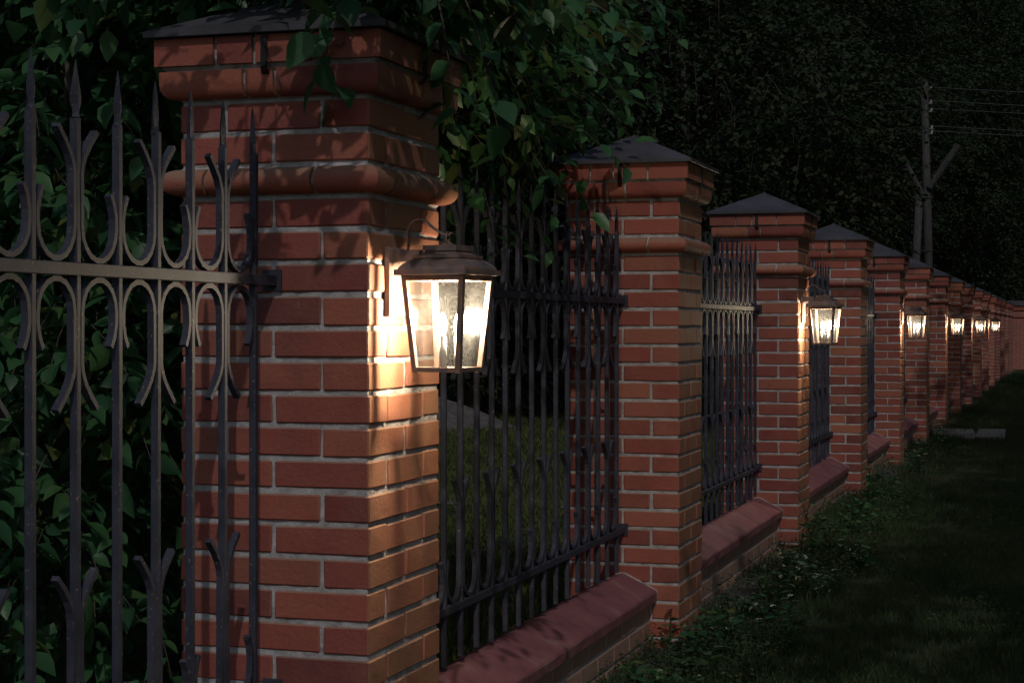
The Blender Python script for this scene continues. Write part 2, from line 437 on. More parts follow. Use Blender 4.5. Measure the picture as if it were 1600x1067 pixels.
# ------------------------------------------------------------------ low walls between the pillars
GAP = S - W
PANEL0 = -1
def coping_mesh():
    b = MB(); n = 24; rings = []; rr = random.Random(5)
    for i in range(n+1):
        y = .012 + (GAP-.024)*i/n; j = lambda a=.0015: rr.uniform(-a, a)
        rings.append([(-.150+j(), y, .224), (.150+j(), y, .224), (.152+j(), y, .258+j()), (.147, y, .266+j()), (.012, y, .333+j()), (-.012, y, .333+j()), (-.147, y, .266+j()), (-.152+j(), y, .258+j())])
    return b.rings(rings).mesh('coping', M_COPING)
COPING = coping_mesh()
ENDM = MB().rings([[(-.150, y, .222), (.150, y, .222), (.154, y, .260), (.148, y, .268), (.012, y, .336), (-.012, y, .336), (-.148, y, .268), (-.154, y, .260)] for y in (0.0, .013)]).mesh('end_mortar', M_MORTAR)
WMORT = MB().box(-.114, .114, .002, GAP-.002, -.05, .223).mesh('wall_mortar', M_MORTAR)
REAR = MB()
for row in range(3):
    y = .012 - (.125 if row % 2 else 0)
    while y < GAP-.03:
        a, b2 = max(y, .012), min(y+BL, GAP-.012)
        if b2-a > .03: REAR.box(-.12, -.03, a, b2, -.016+row*P+.006, -.016+row*P+.006+BH)
        y += BL + J
REAR = REAR.mesh('rear_bricks', M_BRICKW)
HALF_Y = [brick_mesh('half_side', BW, BW, BH, 40+i, m=M_BRICKW) for i in range(3)]
WALL_Y = [brick_mesh('wall_stretcher', BW, BL, BH, 60+i, m=M_BRICKW) for i in range(6)]
def panel_name(k):
    if k == 0: return 'before the pillar under the leafy branch'
    return 'between the %s and %s pillars from the leafy branch' % (ORD[k-1], ORD[k])
for k in range(0, NP):
    e = empty('low_wall', (FX, py(k-1) + W, 0), 'low brick wall with maroon sloped coping ' + panel_name(k), 'wall', 'low walls under the iron fence')
    link('mortar', WMORT, e); link('coping', COPING, e); link('end_mortar', ENDM, e, (0, GAP-.014, 0)); link('end_mortar', ENDM, e, (0, .001, 0))
    tag(link('rear_bricks', REAR, e), kind='stuff')
    if k <= 8:
        r = random.Random(300+k)
        for row in range(3):
            z = -.016 + row*P + .006 + BH/2
            y = .012 + (BW + J if row % 2 else 0)
            if row % 2: link('brick', r.choice(HALF_Y), e, (.12-BW/2, .012+BW/2, z))
            while y < GAP - .04:
                if y + BL <= GAP - .005: link('brick', r.choice(WALL_Y), e, (.12-BW/2 + r.uniform(-.002, .002), y + BL/2, z), (r.choice((0, math.pi)), 0, r.uniform(-.006, .006)))
                elif y + BW <= GAP-.002: link('brick', r.choice(HALF_Y), e, (.12-BW/2, y + BW/2, z))
                y += BL + J
    else:
        link('rear_bricks', REAR, e, (0, GAP, 0), (0, 0, math.pi))['kind'] = 'stuff'

# ------------------------------------------------------------------ iron fence panels
NB = 19; SP = (GAP - .22)/(NB-1)
Z_LO, Z_UP = .517, 1.490
BT = .0084
def bar_mesh():
    b = MB(); z0, z1 = .352, 1.782; c = .0022
    sec = lambda z, h: [(-h+c, -h, z), (h-c, -h, z), (h, -h+c, z), (h, h-c, z), (h-c, h, z), (-h+c, h, z), (-h, h-c, z), (-h, -h+c, z)]
    return b.rings([sec(z0, BT), sec(z1, BT)]).mesh('bar', M_IRON)
def tip_mesh():
    q = lambda z, a, d: [(0, -a, z), (d, 0, z), (0, a, z), (-d, 0, z)]
    return MB().rings([q(0, .0105, .0105), q(.006, .0085, .0085), q(.014, .010, .0075), q(.030, .0155, .0075), (q(.042, .0165, .0075)), q(.065, .011, .006), q(.090, .005, .004), q(.110, .0008, .0008)]).mesh('spear_tip', M_IRON)
def scroll_pts(sgn, ext=0):
    """hooked strip between an odd (short side) bar at y=0 and a forked bar at y=SP; grows away from the rail along +z"""
    a = BT + .0055; r = (SP - 2*a)/2; cyy = SP/2
    pts = [(0, a+.018, .138), (0, a+.007, .118), (0, a, .092)]
    for t in range(0, 181, 20): pts.append((0, cyy - r*math.cos(R(t)), r + .006 - (r)*math.sin(R(t))))
    b = SP - a
    pts += [(0, b, .125), (0, b, .170+ext), (0, b-.003, .186+ext), (0, b-.014, .208+ext), (0, b-.034, .232+ext), (0, b-.058, .256+ext)]
    return [(x, y, z*sgn) for x, y, z in pts]
BAR, TIP = bar_mesh(), tip_mesh()
SCR = {s: MB().strip(scroll_pts(s), .0108, .015, (1, 0, 0)).mesh('scroll', M_IRON) for s in (1, -1)}
SCR[2] = MB().strip(scroll_pts(1, .125), .0108, .015, (1, 0, 0)).mesh('scroll', M_IRON)
RAIL = MB().rings([[(-.0115, y, -.0125), (.0115, y, -.0125), (.013, y, -.011), (.013, y, .011), (.0115, y, .0125), (-.0115, y, .0125), (-.013, y, .011), (-.013, y, -.011)] for y in (-.012, GAP+.012)]).mesh('rail', M_IRON)
PLATE = MB().box(-.024, .024, -.003, .006, -.024, .026).mesh('end_plate', M_IRON)
def panel_items(seed):
    r = random.Random(seed); it = []
    for zr in (Z_LO, Z_UP):
        it.append(('rail', RAIL, (0, 0, zr), (0, 0, 0)))
        it.append(('end_plate', PLATE, (0, .001, zr), (0, 0, 0))); it.append(('end_plate', PLATE, (0, GAP-.004, zr), (0, 0, 0)))
    for i in range(NB):
        y = .11 + SP*i
        it.append(('bar', BAR, (0, y, r.uniform(-.004, .004)), (r.uniform(-.0015, .0015), r.uniform(-.0015, .0015), 0)))
        it.append(('spear_tip', TIP, (0, y, 1.780), (r.uniform(-.03, .03), r.uniform(-.03, .03), r.uniform(-.5, .5))))
    for i in range(NB-1):
        y = .11 + SP*i
        odd = (i % 2 == 0)
        for zr, s, off in ((Z_UP, 1, .0125), (Z_UP, -1, -.0125), (Z_LO, 2, .0125)):
            # rotate half a turn about z for the pieces whose short side is on the far bar
            if odd: it.append(('scroll', SCR[s], (0, y, zr + off), (r.uniform(-.008, .008), 0, 0)))
            else: it.append(('scroll', SCR[s], (0, y + SP, zr + off), (r.uniform(-.008, .008), 0, math.pi)))
    return it
far_panel = None
for k in range(0, NP):
    org = (FX, py(k-1) + W, 0); lab = 'black iron spear-topped fence panel ' + panel_name(k)
    if k <= 5:
        e = empty('iron_fence_panel', org, lab, 'fence panel', 'iron fence panels')
        bars = {}
        for nm, me, loc, rot in panel_items(500+k): link(nm, me, e, loc, rot)
    else:
        if far_panel is None:
            far_panel = joined([(b, c, d) for a, b, c, d in panel_items(555)], 'iron_fence_panel'); far_panel.materials.clear(); far_panel.materials.append(M_IRON)
        tag(link('iron_fence_panel', far_panel, None, org), lab, 'fence panel', 'iron fence panels')

# ------------------------------------------------------------------ lanterns
LOFF = .142                      # lantern axis, from the wall
ROT = Matrix.Translation((LOFF, 0, 0)) @ Matrix.Rotation(R(-8), 4, 'Z')   # hangs turned a little on its ring
ID = Matrix.Identity(4)
def lantern_meshes():
    L = []
    def add(nm, b, m, xf=ID, smooth=False, parent=None): L.append((nm, b.mesh(nm, m, smooth, xf), parent))
    b = MB().rings([[(0, y0, z0), (0, y1, z0), (0, y1, z1), (0, y0, z1)] if x == 0 else [(x, y0, z0), (x, y1, z0), (x, y1, z1), (x, y0, z1)]
        for x, y0, y1, z0, z1 in ((0, -.052, .052, 1.405, 1.572), (.012, -.052, .052, 1.405, 1.572), (.017, -.045, .045, 1.412, 1.565))])
    add('back_plate', b, M_BRONZE)
    add('arm', MB().box(.016, .075, -.013, .013, 1.538, 1.566), M_BRONZE)
    cp = [(.040, 0, 1.562), (.040, 0, 1.600)] + [(.040 + .030 - .030*math.cos(R(t)), 0, 1.604 + .036*math.sin(R(t))) for t in range(0, 121, 20)] + [(.105, 0, 1.618), (.128, 0, 1.604), (.146, 0, 1.600), (.152, 0, 1.606)]
    add('hook', MB().strip(cp, .004, .013, (0, 1, 0)), M_BRONZE)
    add('ring', MB().tube([(.142 + .0*t, .013*math.cos(R(t)), 1.592 + .016*math.sin(R(t))) for t in range(0, 360, 30)], .0021, 6, True), M_BRONZE, smooth=True)
    f = lambda hs: MB().rings([[(-h, -h, z), (h, -h, z), (h, h, z), (-h, h, z)] for z, h in hs])
    add('finial', f([(1.574, .010), (1.579, .010), (1.584, .004), (1.590, .004)]), M_BRONZE, ROT)
    add('crown', f([(1.5512, .055), (1.555, .046), (1.561, .040), (1.5615, .045), (1.575, .045)]), M_BRONZE, ROT)
    add('roof', f([(1.503, .080), (1.503, .0955), (1.516, .0955), (1.5165, .089), (1.522, .087), (1.530, .080), (1.538, .069), (1.5435, .059), (1.544, .063), (1.551, .063), (1.5515, .056)]), M_BRONZE, ROT)
    hb, ht, zb, zt = .0625, .082, 1.273, 1.503
    hh = lambda z: hb + (ht-hb)*(z-zb)/(zt-zb)
    # frame: bottom tray, top band and four leaning corner posts
    pw = .0115
    def frame_ring(z0, z1):
        bb = MB()
        for s in (-1, 1):
            a0, a1 = hh(z0), hh(z1)
            for ax in (0, 1):
                rs = []
                for u in (-1, 1):
                    q = [(u*(a0 - pw*1.0), s*a0, z0), (u*(a0 - pw), s*(a0-.008), z0), (u*(a1 - pw), s*(a1-.008), z1), (u*(a1 - pw), s*a1, z1)]
                    rs.append([(y, x, z) if ax else (x, y, z) for x, y, z in q])
                bb.rings(rs)
        return bb
    add('bottom_rim', frame_ring(zb, zb+.011), M_BRONZE, ROT)
    add('top_band', frame_ring(zt-.013, zt), M_BRONZE, ROT)
    for sx in (-1, 1):
        for sy in (-1, 1):
            q = lambda z: [(sx*(hh(z)+.001), sy*(hh(z)+.001), z), (sx*(hh(z)-pw), sy*(hh(z)+.001), z), (sx*(hh(z)-pw), sy*(hh(z)-pw), z), (sx*(hh(z)+.001), sy*(hh(z)-pw), z)]
            add('corner_post', MB().rings([q(zb-.002), q(zt+.001)]), M_BRONZE, ROT)
    for k in range(4):
        z0, z1 = zb+.009, zt-.011
        a0, a1 = hh(z0)-.004, hh(z1)-.004
        g = MB().add([(-a0+.008, -a0, z0), (a0-.008, -a0, z0), (a1-.008, -a1, z1), (-a1+.008, -a1, z1)], [(0, 1, 2, 3)])
        add('glass_pane', g, M_GLASS, ROT @ Matrix.Rotation(k*math.pi/2, 4, 'Z'))
    cross = MB()
    for q in (0, 1):
        cross.box(-.058 if q == 0 else -.004, .058 if q == 0 else .004, -.004 if q == 0 else -.058, .004 if q == 0 else .058, zb+.002+.0005*q, zb+.006+.0005*q)
    add('candle_base', cross, M_BRONZE, ROT)
    for i, a in enumerate((30, 150, 270)):
        x, y = .024*math.cos(R(a)), .024*math.sin(R(a))
        add('candle', MB().tube([(x, y, zb+.004), (x, y, zb+.085)], .0088, 8), M_CANDLE, ROT, True)
        add('bulb', MB().tube([(x, y, zb+.085), (x, y, zb+.093), (x, y, zb+.104), (x, y, zb+.120), (x, y, zb+.134), (x, y, zb+.142)], [.005, .0075, .0095, .0085, .005, .001], 8), M_BULB, ROT, True, 'candle')
    return L
LAN = lantern_meshes()
LAMP_W = 26.0
for n, k in enumerate(LAMPS):
    lab = 'big lit bronze lantern on the pillar under the leafy branch' if k == 0 else 'lit bronze wall lantern on the %s pillar, counting the pillar under the leaves first' % ORD[k]
    e = empty('wall_lantern', (0.0015, py(k) + .150, 0), lab, 'lantern', 'lit wall lanterns on the pillars')
    last = None
    for nm, me, par in LAN:
        o = link(nm, me, last if par == 'candle' else e)
        if nm == 'candle': last = o
    ld = bpy.data.lights.new('lantern_light', 'POINT'); ld.energy = LAMP_W*(1 if k == 0 else .8 if k == 2 else .55); ld.color = (1, .80, .55); ld.shadow_soft_size = .022
    link('lantern_light', ld, e, (LOFF, 0, 1.405))

# ------------------------------------------------------------------ foliage
def leaf_arrays(Pb, D, Nn, Sz, wid=.58):
    """two folded quads a leaf: base, right, tip, left with the midrib sunk"""
    n = len(Pb); D = D/np.linalg.norm(D, axis=1, keepdims=True)
    Sd = np.cross(D, Nn); Sd /= np.maximum(np.linalg.norm(Sd, axis=1, keepdims=True), 1e-6); Nn = np.cross(Sd, D)
    s = Sz[:, None]; hw = wid/2
    pts = [Pb, Pb + s*(D*.28 + Sd*hw*.92 + Nn*.07), Pb + s*(D*.62 + Sd*hw*.80 + Nn*.05), Pb + s*(D*1.0 - Nn*.10),
           Pb + s*(D*.62 - Sd*hw*.80 + Nn*.05), Pb + s*(D*.28 - Sd*hw*.92 + Nn*.07)]
    V = np.stack(pts, 1).reshape(-1, 3)
    base = (np.arange(n)*6)[:, None]
    F = np.concatenate([base + np.array([0, 1, 2, 3]), base + np.array([0, 3, 4, 5])], 1).reshape(-1, 4)
    return V, F
def quad_mesh(name, V, F, m, smooth=False):
    me = bpy.data.meshes.new(name); k = F.shape[1]
    me.vertices.add(len(V)); me.vertices.foreach_set('co', V.astype(np.float32).ravel())
    me.loops.add(F.size); me.loops.foreach_set('vertex_index', F.astype(np.int32).ravel())
    me.polygons.add(len(F)); me.polygons.foreach_set('loop_start', np.arange(0, F.size, k, dtype=np.int32))
    try: me.polygons.foreach_set('loop_total', np.full(len(F), k, dtype=np.int32))
    except Exception: pass
    me.update(calc_edges=True); me.validate(); me.materials.append(m)
    if smooth: me.polygons.foreach_set('use_smooth', np.ones(len(F), dtype=bool))
    return me
def unit(v): return v/np.maximum(np.linalg.norm(v, axis=-1, keepdims=True), 1e-9)
def twigs(g, starts, dirs, length, nleaf, size, droop=.35):
    """leaf base / direction / normal / size arrays and twig polylines"""
    n = len(starts); t = np.linspace(.12, 1, nleaf)[None, :, None]
    L = (length*g.uniform(.6, 1.3, n))[:, None, None]
    bend = np.array([0, 0, -1.0])[None, None, :]
    pos = starts[:, None, :] + dirs[:, None, :]*L*t + bend*L*droop*t**2
    tang = unit(dirs[:, None, :] + 2*bend*droop*t)
    up = np.array([0, 0, 1.0])
    side = unit(np.cross(tang, up + g.normal(0, .25, (n, 1, 3))))
    alt = np.where(np.arange(nleaf) % 2 == 0, 1, -1)[None, :, None]
    d = unit(tang*.55 + side*alt*.8 + g.normal(0, .28, pos.shape) - up*.25)
    nn = unit(up + g.normal(0, .45, pos.shape))
    sz = size*g.uniform(.55, 1.2, (n, nleaf))
    poly = np.concatenate([starts[:, None, :], pos[:, nleaf//2:nleaf//2+1], pos[:, -1:]], 1)
    return pos.reshape(-1, 3), d.reshape(-1, 3), nn.reshape(-1, 3), sz.reshape(-1), poly
def twig_mesh(name, poly, r=.0035):
    n = len(poly); k = 3; V = []
    offs = np.array([[1, 0, .3], [-.5, .8, -.3], [-.5, -.8, 0]])
    rad = np.array([1.0, .7, .3])*r
    V = (poly[:, :, None, :] + offs[None, None]*rad[None, :, None, None]).reshape(-1, 3)
    b = (np.arange(n)*9)[:, None]; F = []
    for i in range(2):
        for j in range(3): F.append(b + np.array([i*3+j, i*3+(j+1) % 3, (i+1)*3+(j+1) % 3, (i+1)*3+j]))
    return quad_mesh(name, V, np.concatenate(F, 0), M_BARK)
def blob_starts(g, blobs, per, q0=.30):
    st, dr = [], []
    for (c, r, wgt) in blobs:
        m = max(1, int(per*wgt)); u = unit(g.normal(0, 1, (m, 3))); q = g.uniform(q0, 1, m)[:, None]**.5
        lump = 1 + .22*np.sin(u[:, :1]*5 + c[0]*3) * np.cos(u[:, 2:]*4 + c[1]*2)
        st.append(np.array(c) + u*np.array(r)*q*lump); dr.append(unit(u*np.array([1, 1, .6]) + g.normal(0, .45, (m, 3))))
    return np.concatenate(st), np.concatenate(dr)
def trunk_mesh(g, base, top, r, limbs):
    b = MB(); base = Vector(base); top = Vector(top); k = 7; pts = []; rad = []
    for i in range(k+1):
        q = i/k; p = base.lerp(top, q) + Vector((g.normal(0, .03)*q, g.normal(0, .03)*q, 0))*top.z*.35
        pts.append(p); rad.append(r*(1.25 if i == 0 else 1)*(1 - .72*q))
    pts[0].z -= .1
    b.tube(pts, rad, 9)
    for c in limbs:
        c = Vector(c); q = g.uniform(.35, .95); s = pts[int(q*k)]; mid = s.lerp(c, .5) + Vector((0, 0, g.uniform(.0, .3)*abs(c.z-s.z+.3)))
        mid2 = s.lerp(c, .78) + Vector((g.normal(0, .1), g.normal(0, .1), .05)); rr = r*.42*(1-.4*q)
        b.tube([s, s.lerp(mid, .5), mid, mid2, c], [rr, rr*.85, rr*.65, rr*.42, rr*.15], 6)
    return b.mesh('trunk', M_BARK, True)

def tree(name, label, cat, base, top, r, blobs, per, twl, nleaf, size, seed, m=None, singles=0, pick=None, group=None, twigr=.0035, droop=.35, wid=.58):
    g = np.random.default_rng(seed); m = m or M_LEAF
    e = empty(name, base, label, cat, group)
    B = np.array(base)
    bl = [((c[0]-B[0], c[1]-B[1], c[2]-B[2]), rr, wg) for c, rr, wg in blobs]
    st, dr = blob_starts(g, bl, per)
    keep = st[:, 2] > .02 - B[2]; st, dr = st[keep], dr[keep]
    Pb, D, Nn, Sz, poly = twigs(g, st, dr, twl, nleaf, size, droop)
    link('trunk', trunk_mesh(g, (0, 0, 0), (top[0]-B[0], top[1]-B[1], top[2]-B[2]), r, [c for c, _, _ in bl]), e)
    if twigr: tag(link('twigs', twig_mesh('twigs', poly, twigr), e), kind='stuff')
    if singles:
        sc_ = pick(Pb + B)                     # which leaves show largest
        idx = np.argsort(-sc_)[:singles]; mask = np.ones(len(Pb), bool); mask[idx] = False
        for i in idx:
            d = Vector(D[i]).normalized(); s = d.cross(Vector(Nn[i])).normalized(); n2 = s.cross(d)
            o = link('leaf', rng.choice(LEAF1), e); mx = Matrix((s, d, n2)).transposed().to_4x4(); mx.translation = Vector(Pb[i])
            o.matrix_local = mx @ Matrix.Scale(float(Sz[i]), 4)
        Pb, D, Nn, Sz = Pb[mask], D[mask], Nn[mask], Sz[mask]
    V, F = leaf_arrays(Pb, D, Nn, Sz, wid)
    tag(link('crown', quad_mesh('crown', V, F, m), e), kind='stuff')
    return e
def leaf_single(seed):
    """a full leaf blade: pointed oval, folded along the midrib, with a stalk; x across, y along, z up"""
    r = random.Random(seed); b = MB(); ws = [(.0, .02), (.14, .20), (.34, .31), (.58, .27), (.80, .14), (1.0, .0)]
    cur = r.uniform(.10, .28); fold = r.uniform(.15, .5); v = []; 
    for t, wv in ws:
        zc = -cur*t*t
        v += [(-wv*(1+r.uniform(-.06, .06)), t, zc + wv*fold), (0, t, zc), (wv*(1+r.uniform(-.06, .06)), t, zc + wv*fold)]
    f = []
    for i in range(len(ws)-1):
        q = 3*i; f += [(q, q+1, q+4, q+3), (q+1, q+2, q+5, q+4)]
    n0 = len(v); v += [(-.008, -.18, .03), (.008, -.18, .03), (.008, .02, 0), (-.008, .02, 0)]; f.append((n0, n0+1, n0+2, n0+3))
    b.add(v, f); me = bpy.data.meshes.new('leaf'); me.from_pydata(b.v, [], b.f); me.materials.append(M_LEAFO); me.polygons.foreach_set('use_smooth', [True]*len(me.polygons)); return me
LEAF1 = [leaf_single(i) for i in range(6)]
CAM = np.array(cam.location); FW = np.array((-math.sin(TH), math.cos(TH), 0)); RT = np.array((math.cos(TH), math.sin(TH), 0))
def WP(z, u):   # ground position at depth z along the view, u metres to the side
    p = CAM + FW*z + RT*u; return float(p[0]), float(p[1])
def nearness(Pw):
    rel = Pw - CAM; z = rel @ FW; u = (rel @ RT)/z; v = rel[:, 2]/z
    ok = (np.abs(u) < .30) & (v < .19) & (v > -.21) & (z > .5)
    return np.where(ok, 10/np.maximum(z, .5), -1)

# tree behind the fence whose branch hangs over the first pillar
tree('overhanging_tree', 'broad-leaved tree whose branches hang over the nearest pillar roof', 'tree', (-2.5, 6.6, 0), (-1.9, 6.1, 3.6), .11,
     [((-1.0, 4.9, 3.0), (.8, .5, .38), 1.0), ((-.35, 4.35, 2.50), (.42, .40, .16), .45), ((-.50, 5.0, 2.50), (.42, .50, .26), 1.2), ((-.62, 5.6, 2.22), (.34, .45, .30), 1.0), ((-.40, 5.9, 2.42), (.30, .40, .12), .55), ((-.62, 6.5, 2.55), (.40, .50, .26), 1.0), ((-.80, 7.3, 2.85), (.55, .60, .30), 1.1), ((-.95, 6.9, 2.35), (.35, .5, .35), .8), ((-.55, 5.2, 2.85), (.6, .5, .2), .8), ((-1.2, 5.4, 2.5), (.7, .7, .6), 1.5),
      ((-1.4, 6.3, 2.0), (.6, .8, .75), 1.6), ((-.95, 5.5, 1.75), (.35, .5, .40), .7), ((-1.6, 5.8, 3.2), (1.0, 1.0, .7), 1.4), ((-2.2, 5.0, 2.9), (.9, .7, .7), 1.2), ((-.45, 4.35, 2.46), (.45, .30, .08), .55), ((.05, 4.02, 2.32), (.30, .22, .06), .26), ((.02, 3.40, 2.56), (.42, .24, .10), .26), ((-.45, 6.2, 2.20), (.18, .30, .10), .22)],
     165, .34, 9, .085, 21, singles=290, pick=nearness)
# shrubs behind the first panel
tree('leafy_shrub', 'tall leafy shrub with large leaves right behind the nearest iron panel', 'shrub', (-1.40, 4.9, 0), (-1.35, 4.8, 2.2), .035,
     [((-1.35, 4.75, .95), (.45, .40, .50), 1.1), ((-1.25, 4.65, 1.55), (.42, .40, .42), 1.2), ((-1.4, 4.8, 2.2), (.5, .40, .45), 1.2), ((-1.75, 4.7, 1.3), (.35, .40, .6), .8), ((-1.05, 4.6, 1.15), (.22, .25, .30), .35), ((-1.6, 4.8, .4), (.5, .4, .3), .6)],
     120, .30, 8, .094, 31, singles=290, pick=nearness)
tree('leafy_shrub', 'bushy shrub in the shade behind the leafy one, at the pillar side', 'shrub', (-2.1, 6.2, 0), (-2.1, 6.1, 2.6), .05,
     [((-1.9, 6.0, 1.2), (.6, .5, .7), 1.3), ((-1.9, 6.0, 2.2), (.7, .5, .6), 1.3), ((-2.5, 6.1, 1.6), (.6, .6, .9), 1.2), ((-2.1, 5.9, .4), (.8, .5, .35), .9), ((-2.4, 6.3, 2.9), (.9, .7, .7), 1.2)],
     190, .30, 8, .082, 32)
tree('leafy_shrub', 'wide dark shrub filling the gap deep behind the nearest iron panel', 'shrub', (-3.4, 8.2, 0), (-3.4, 8.1, 2.8), .06,
     [((-3.3, 8.0, .9), (1.0, .7, .8), 1.5), ((-3.4, 8.2, 2.0), (1.1, .8, .9), 1.5), ((-3.6, 8.4, 3.2), (1.3, .9, .8), 1.5), ((-2.6, 8.0, 2.7), (.6, .7, .8), 1.0), ((-4.3, 8.0, 1.8), (.8, .8, 1.2), 1.2)],
     200, .34, 8, .085, 33)

# trees of the garden and of the lane's end: each with its own crown
def crown_blobs(g, x, y, z0, z1, rad, n, wg=1.0):
    out = []
    for i in range(n):
        q = (i + .5)/n; z = z0 + (z1-z0)*q; rr = rad*(.55 + .75*math.sin(math.pi*min(.95, q*.85+.12)))*.62; a = g.uniform(0, 6.283); o = rad*g.uniform(.25, .62)*math.sin(math.pi*(q*.8+.15))
        out.append(((x + o*math.cos(a), y + o*math.sin(a), z), (rr, rr, rr*.62), wg*rr))
    return out
TREES = [ # depth, side, height, crown from, radius, label
    (19.5, -4.4, 7.5, 1.0, 2.4, 'dark garden tree deep behind the nearest pillar'),
    (24.0, 2.4, 9.0, 1.4, 2.8, 'full garden tree rising behind the second brick pillar'),
    (27.5, -.6, 9.5, .5, 3.0, 'dense tree at the back edge of the garden lawn'),
    (28.5, 1.6, 9.0, .4, 2.7, 'bushy tree beside the dense one at the lawn edge'),
    (28.0, -4.2, 9.0, .3, 3.0, 'dark tree beyond the grey gravel heap'),
    (33.0, 2.3, 11.0, 1.2, 2.8, 'broad tree standing just left of the wooden utility pole'),
    (48.0, 8.6, 13.0, 2.8, 3.6, 'tall dark tree directly behind the wooden utility pole'),
    (57.0, 13.0, 14.0, 3.0, 4.2, 'olive green tree under the overhead wires'),
    (64.0, 17.5, 15.0, .3, 5.0, 'big dark tree past the far end of the pillar row'),
    (52.0, 5.0, 14.0, .3, 4.4, 'high tree deep in the garden behind the broad one'),
    (42.0, .8, 13.0, .3, 4.2, 'high tree deep in the garden behind the lawn trees'),
    (40.0, -5.5, 12.0, .3, 4.2, 'far garden tree in the dark behind the gravel heap trees'),
    (66.0, 10.5, 16.0, .3, 5.2, 'tallest far tree between the pole and the end of the row'),
    (12.5, -3.4, 6.5, .5, 1.8, 'shaded garden tree behind the shrubs of the nearest panel'),
]
def fine_crown(seed, blobs, nl, twl, ls):
    g = np.random.default_rng(seed); tot = sum(b[2] for b in blobs)
    st, dr = blob_starts(g, [(c, tuple(.84*a for a in r_), w_) for c, r_, w_ in blobs], nl/8/tot, .55); k = st[:, 2] > .05; st, dr = st[k], dr[k]
    Pb, D, Nn, Sz, poly = twigs(g, st, dr, twl, 8, ls)
    D = unit(D); Sd = unit(np.cross(D, Nn)); n = len(Pb); q = Sz[:, None]
    V = np.stack([Pb, Pb + q*(D*.5 + Sd*.34), Pb + q*D, Pb + q*(D*.45 - Sd*.34)], 1).reshape(-1, 3)
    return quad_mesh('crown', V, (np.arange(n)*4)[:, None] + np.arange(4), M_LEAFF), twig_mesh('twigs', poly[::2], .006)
FAR = []
for v in range(3):
    g = np.random.default_rng(640+v); bl = crown_blobs(g, 0, 0, .5, 13, 4.4, 16); c, tw = fine_crown(650+v, bl, 120000, .7, .125)
    FAR.append((c, tw, trunk_mesh(g, (0, 0, 0), (0, 0, 10.5), .2, [b[0] for b in bl])))
for i, (z, u, h, z0, rad, lab) in enumerate(TREES):
    x, y = WP(z, u); g = np.random.default_rng(700+i)
    e = empty('lane_tree' if i in (7, 8, 12) else 'garden_tree', (x, y, 0), lab, 'tree')
    if z < 30:
        bl = crown_blobs(g, 0, 0, z0 + .2, h, rad, 13); c, tw = fine_crown(800+i, bl, 60000, .45, .095); tr = trunk_mesh(g, (0, 0, 0), (0, 0, h*.8), .05 + .012*h, [b[0] for b in bl]); sc_, rz = (1, 1, 1), 0; zl = 0
    else:
        c, tw, tr = FAR[i % 3]; sc_ = (rad/4.2, rad/4.2, (h-z0)/13); rz = g.uniform(0, 6.28); zl = z0
    link('trunk', tr, e, (0, 0, 0), (0, 0, rz), (sc_[0], sc_[1], h/13 if zl else sc_[2])); tag(link('twigs', tw, e, (0, 0, zl), (0, 0, rz), sc_), kind='stuff'); tag(link('crown', c, e, (0, 0, zl), (0, 0, rz), sc_), kind='stuff')
# unseen trees added right of the view to shade the verge and far pillars
for i, (x, y, h, rad, lab) in enumerate([(4.9, 3.5, 8.0, 2.3, 'unseen added tree shading the near grass verge'), (5.0, 8.6, 8.5, 2.2, 'unseen added tree shading the verge by the second and third pillars'),
                                         (5.3, 14.6, 10.0, 2.9, 'unseen added tree shading the fifth and sixth pillars'), (5.3, 20.5, 10.5, 3.0, 'unseen added tree shading the seventh pillar'), (5.3, 27, 10.5, 3.1, 'unseen added tree shading the ninth pillar'), (5.4, 34, 11, 3.2, 'unseen added shade tree by the far pillars of the row'), (5.6, 42, 11, 3.3, 'last unseen added shade tree before the far pier')]):
    g = np.random.default_rng(900+i); bl = crown_blobs(g, x, y, 3.2, h, rad, 9); tot = sum(b[2] for b in bl)
    tree('offview_shade_tree', lab, 'tree', (x, y, 0), (x, y, h*.8), .16, bl, (9000 if i < 2 else 17000)/7/tot, .6, 7, .20, 950+i, m=M_LEAFF, twigr=.006, wid=.75)

# ------------------------------------------------------------------ utility pole, wires, slab, gravel heap
px, pyy = WP(40, 9.42)
e = empty('utility_pole', (px, pyy, 0), 'grey wooden utility pole with stub post and V-shaped cross arms', 'pole')
link('post', MB().tube([(0, 0, -.2), (-.05, 0, 3.2), (-.13, 0, 6.92)], [.105, .098, .080], 10).mesh('post', M_POLE, True), e)
link('stub_post', MB().tube([(-.44, .0, -.2), (-.38, 0, 1.5), (-.24, 0, 4.4)], [.10, .095, .085], 10).mesh('stub_post', M_POLE, True), e)
for s, (a, b2) in enumerate((((-.16, -.1, 4.35), (-.52, -.1, 5.05)), ((-.02, -.1, 4.5), (.62, -.1, 5.45)))):
    link('cross_arm', MB().tube([a, b2], [.055, .06] if s == 0 else [.07, .085], 8).mesh('cross_arm', M_POLE), e)
for z in (4.3, 3.1, 1.9): link('binding_wire', MB().tube([(-.19+.25*math.cos(R(t)), .145*math.sin(R(t)), z+.01*math.sin(R(t*2))) for t in range(0, 360, 30)], .012, 5, True).mesh('binding_wire', M_WIRE), e)
ins = [(-.10, 6.72), (-.10, 6.42), (-.09, 6.24), (-.08, 5.85), (-.08, 5.74)]
for x, z in ins: link('insulator', MB().tube([(x+.06, -.08, z-.03), (x+.12, -.08, z-.02), (x+.12, -.08, z+.05)], [.02, .035, .02], 8).mesh('insulator', M_CONC, True), e)
